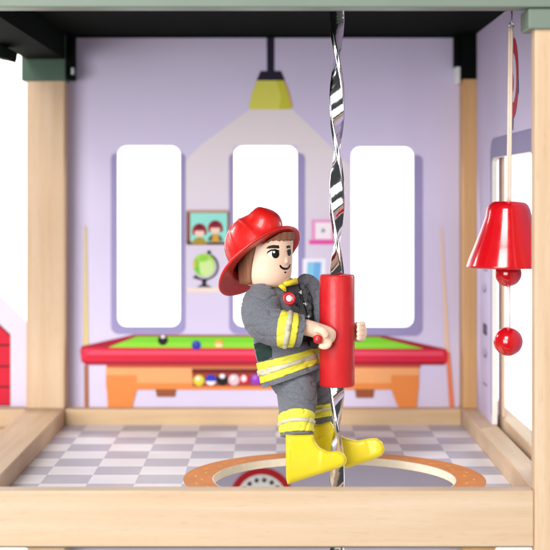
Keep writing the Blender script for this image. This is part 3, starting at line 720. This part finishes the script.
# far arm and hand round the back of the grip
bms.append(loft_bm([(P(303, 288, .963), .0052, .0052, FW), (P(314, 306, .962), .0052, .0052, FW), (P(327, 322, .957), .0050, .0050, FW), (P(345, 331, .951), .0048, .0048, Vector((0, -.2, 1))),
                    (P(356, 332, .944), .0062, .0052, Vector((0, 0, 1))), (P(360, 332, .938), .0060, .0046, Vector((0, 0, 1))), (P(361, 332, .934), .0038, .0030, Vector((0, 0, 1)))], nu=28, per=6))
for i, z_ in enumerate((324.5, 329.2, 334, 338.4)):
    l_ = (0, .6, .4, -.8)[i]
    bms.append(loft_bm([(P(361.5, z_, .9400), .0022, .0019, UP), (P(363 + l_, z_, .9345), .0021, .0018, UP), (P(361.5 + l_ * .5, z_, .9290), .0019, .0016, UP), (P(357.5, z_, .9260), .0013, .0012, UP)], nu=14, per=4))
body = remesh('body', bms, skin, doll, vox=0.00055, sm=5, tuck=tuck)
tree = bvh(body)

# face, each feature a thin painted piece lying on the wood
blk = mat('face_black', rgb(8, 6, 6), .4, .3); brw = mat('brow_brown', rgb(26, 14, 12), .5)
def face(name, pts, m, l=.00012, t=.0003): patch(name, tree, pts, m, doll, l, t, .0008)
face('eyebrow', [(266.0, 248.4), (268.5, 246.0), (273, 244.9), (278.8, 245.3), (279.3, 247.4), (278.8, 248.4), (273, 248.3), (268.5, 248.5)], brw)
face('eyebrow', [(286.2, 246.0), (288.6, 245.2), (290.2, 245.6), (290.4, 248), (288.4, 248), (286.5, 248.4)], brw)
face('eye_white', ell(272.8, 253.2, 5.0, 3.6, 24), mat('eye_white', (.82, .8, .78), .3), .00010)
face('eye', ell(275.4, 253.8, 3.7, 4.5, 24), blk, .00022)
face('eyelid_line', [(266.6, 254), (267.6, 251.4), (270.5, 249.6), (275, 248.9), (279, 250.4), (279.2, 251.4), (275, 250.3), (271, 251.0), (268.5, 252.5)], blk, .0003)
face('eye_glint', ell(273.8, 252.0, 1.1, 1.2, 14), mat('glint', (.9, .9, .9), .3), .00045)
face('eye', ell(289.0, 252.6, 1.8, 3.3, 20), blk, .00020); face('eyelid_line', [(286.0, 252), (287.5, 249.7), (290, 249.0), (291, 250), (288, 250.6)], blk, .0003)
mo = [(279.2, 265.0), (280.6, 264.9), (282.3, 267.0), (285.5, 267.9), (288.0, 267.2), (289.6, 264.2), (290.6, 264.4), (289.6, 267.6), (287.4, 269.6), (284.5, 270.0), (281.6, 268.9), (279.8, 267.2)]
face('mouth', mo, blk); face('chin_dimple', ell(285.2, 272.3, 1.2, .8, 12), blk)

# --- helmet (tipped back), hair under it
def helmet_bm():
    bm = bmesh.new(); n = 120; rows = []
    def dome(th, ph):   # ph 0 = rim, 90 = top
        d = Vector((math.cos(ph) * math.cos(th), math.sin(ph), math.cos(ph) * math.sin(th)))  # f,u,r
        r0 = ((abs(d.x) / 31) ** 2.2 + (abs(d.y) / 42) ** 2.2 + (abs(d.z) / 30) ** 2.2) ** (-1 / 2.2)
        # frontpiece bulge and the ridge seams
        fd = Vector((.84, .54, -.08)).normalized(); ang = math.acos(max(-1, min(1, d.dot(fd))))
        r0 += 10.5 * math.exp(-(ang / .46) ** 4)
        for k in range(4):
            az = math.pi / 4 * k + math.pi / 8 * 0
            dist = abs(math.sin(th - az)) * math.cos(ph)
            r0 += 0.8 * math.exp(-(dist / .035) ** 2) * min(1, ph / .5)
        return HP(d.x * r0 + 6.0, d.y * r0 + 2.5, d.z * r0)
    def brimr(th): return 48 + 3.5 * max(0, -math.cos(th)) ** 3 + 1.0 * max(0, math.cos(th)) ** 2
    def brimd(th): return -1.5 * abs(math.sin(th)) + 0.5 - 3.0 * max(0, -math.cos(th)) ** 2
    ths = [2 * math.pi * i / n for i in range(n)]
    prof = []
    # inside: from head cavity out to the edge, over the edge, in to the dome, up
    for rr_, z_ in ((.55, 6), (.60, 1.5), (.66, 0.3), (.8, -.5), (.93, -1.2), (.985, -1.6)): prof.append(('b', rr_, z_))
    prof += [('b', 1.0, -1.0), ('b', 1.005, 0.2), ('b', .99, 1.2), ('b', .93, 1.4), ('b', .82, 1.9), ('m', .5, 0), ]
    for i in range(0, 23): prof.append(('d', math.radians(3 + 87 * i / 22 - (0 if i < 22 else .4)), 0))
    for kind, a, z_ in prof:
        row = []
        for th in ths:
            if kind == 'b':
                k = max(0, (a - .55) / .45); row.append(HP(math.cos(th) * brimr(th) * a, z_ + brimd(th) * k, math.sin(th) * brimr(th) * a))
            elif kind == 'm':
                q_ = HP(math.cos(th) * brimr(th) * .82, 1.9 + brimd(th) * .6, math.sin(th) * brimr(th) * .82); row.append(q_.lerp(dome(th, math.radians(3)), .6))
            else: row.append(dome(th, a))
        rows.append([bm.verts.new(v) for v in row])
    for a, b_ in zip(rows, rows[1:]):
        for i in range(n): bm.faces.new((a[i], a[(i + 1) % n], b_[(i + 1) % n], b_[i]))
    bm.faces.new(rows[-1])
    bmesh.ops.recalc_face_normals(bm, faces=list(bm.faces)); return bm
helmet = from_bm('helmet', helmet_bm(), helm, doll, True)

# hair cap: shell round the head, cut back at the face
bm = bmesh.new(); rows = []; nn_ = 72
for j in range(15):
    t = j / 14; row = []
    for i in range(nn_ + 1):
        am = math.pi * (.53 + .14 * t ** 2); a = -am + 2 * am * i / nn_   # centred on the back of the head
        edge = abs(i / nn_ - .5) * 2
        low = 0.06 + 0.0 * edge
        d = -FW * math.cos(a) + RT * math.sin(a)
        z0 = hb.lerp(htop, low + (0.93 - low) * t)
        # fringe and sideburn curve
        rr_ = HR * (1.115 + 0.02 * math.sin(a * 9)) * (1 if edge < .93 else 1.0 - (edge - .93) * .5) * (1.0 - .10 * (1 - t) ** 4)
        row.append(bm.verts.new(tuck(z0 + d * rr_, 30.0)))
    rows.append(row)
for a, b_ in zip(rows, rows[1:]):
    for i in range(nn_): bm.faces.new((a[i], a[i + 1], b_[i + 1], b_[i]))
bmesh.ops.recalc_face_normals(bm, faces=list(bm.faces))
hair = from_bm('hair', bm, hairm, doll, True); md = hair.modifiers.new('s', 'SOLIDIFY'); md.thickness = .0016; md.offset = -1; bake(hair)
# fringe across the forehead, tucked up under the brim
bm = bmesh.new(); rows = []
for j in range(9):
    row = []
    for i in range(81):
        a = math.radians(78 + 204 * i / 80)
        d = -FW * math.cos(a) + RT * math.sin(a); side = abs(i / 80 - .5) * 2
        yb = 239.8 + 9 * max(0, side - .72) / .28 * (1 if i < 40 else .6) + 0.5 * math.sin(i * 1.3) + .35 * math.sin(i * 2.9)
        py_ = yb + (231.5 - yb) * j / 8
        z0 = hb.lerp(htop, (287.5 - py_) / 65.5)
        row.append(bm.verts.new(tuck(z0 + d * HR * (1.045 + .012 * math.sin(i * .9)), 30.5)))
    rows.append(row)
for a, b_ in zip(rows, rows[1:]):
    for i in range(80): bm.faces.new((a[i], a[i + 1], b_[i + 1], b_[i]))
bmesh.ops.recalc_face_normals(bm, faces=list(bm.faces))
fr = from_bm('fringe', bm, hairm, doll, True); md = fr.modifiers.new('s', 'SOLIDIFY'); md.thickness = .0012; md.offset = -1; bake(fr)

# --- trousers
hips = [(P(292, 366, YC), 0.0195, 0.0135, RT), (P(296, 378, YC), 0.0195, 0.0135, RT), (P(299, 387, YC), 0.0165, 0.0125, RT), (P(301, 392, YC), 0.010, 0.008, RT)]
trs = loft('trousers', hips, cloth, doll, amp=.0006, sc=110, nu=80)
k1 = [(P(293, 370, .943), .0125, .0115, RT), (P(295.5, 384, .936), .0130, .0122, RT), (P(297, 400, .928), .0116, .0114, RT), (P(296.5, 414, .921), .0104, .0107, RT), (P(297, 425, .9175), .0101, .0102, RT), (P(297.5, 436, .9155), .0098, .0100, RT)]
LW = dict(amp=.0014, sc=78, nu=88, per=14)
loft('trouser_leg', k1, cloth, trs, **LW)
band('leg_stripe', k1, yel, trs, 3.2, 4.62, .0005, **LW); band('silver_stripe', k1, silver, trs, 3.82, 4.06, .0012, **LW)
k2 = [(P(312, 375, .956), .0120, .0115, RT), (P(316, 388, .957), .0112, .0112, RT), (P(320, 402, .956), .0098, .0100, RT), (P(322, 412, .955), .0090, .0095, RT), (P(324, 425, .954), .0086, .0090, RT)]
loft('trouser_leg', k2, cloth, trs, **LW)
band('leg_stripe', k2, yel, trs, 2.35, 3.35, .0005, **LW); band('silver_stripe', k2, silver, trs, 2.7, 2.95, .0012, **LW)

# --- boots
def boot(outline, Y, hw_, toe_in):
    """flat-soled wedge boot: side outline given real width, rounded over its edges"""
    pts = []
    for (x0, y0), (x1, y1) in zip(outline, outline[1:] + outline[:1]):
        k = max(1, int(math.hypot(x1 - x0, y1 - y0) / 1.5))
        pts += [(x0 + (x1 - x0) * t / k, y0 + (y1 - y0) * t / k) for t in range(k)]
    n = len(pts); nrm = []
    area_ = sum(pts[i][0] * pts[(i + 1) % n][1] - pts[(i + 1) % n][0] * pts[i][1] for i in range(n)); sg = -1 if area_ > 0 else 1
    for i in range(n):
        a, b_ = pts[i - 3], pts[(i + 3) % n]; d = Vector((b_[0] - a[0], b_[1] - a[1])).normalized(); nrm.append((d.y * sg, -d.x * sg))
    bm = bmesh.new(); rows = []; R_ = 3.6
    for q_ in range(-10, 11):
        t = q_ / 10; edge = max(0, (abs(t) - .62) / .38); ins = R_ * (1 - math.sqrt(max(0, 1 - edge ** 2)))
        row = []
        for (x, y), (nx, ny) in zip(pts, nrm):
            xx, yy = x + nx * ins, y + ny * ins
            row.append(bm.verts.new(P(xx, yy, Y + t * hw_ * (1 if y > outline[0][1] + 14 else 0.93) + toe_in * (x - outline[0][0]) / 70)))
        rows.append(row)
    for a, b_ in zip(rows, rows[1:]):
        for i in range(n): bm.faces.new((a[i], a[(i + 1) % n], b_[(i + 1) % n], b_[i]))
    for row, in ((rows[0],), (rows[-1],)):
        f_ = bm.faces.new(row); f_.normal_update(); bmesh.ops.triangulate(bm, faces=[f_])
    bmesh.ops.recalc_face_normals(bm, faces=list(bm.faces))
    return remesh('boot', [bm], boot_m, doll, vox=.0005, sm=7)
boot([(285.6, 434.5), (313.4, 434.5), (315.5, 442), (320, 447.5), (328, 451.2), (337, 450.6), (344, 453.0), (347, 458.5), (346, 464), (340, 467.8), (287.5, 484.5), (286.0, 478)], .9135, .0096, 0)
boot([(311, 425), (331, 421), (337.5, 432.5), (346, 438.2), (358, 440.6), (369, 438.2), (377, 438.0), (382.5, 442), (385.2, 449.5), (382, 455.5), (372, 460.2), (346, 468.5), (316, 467)], .953, .0096, -.006)
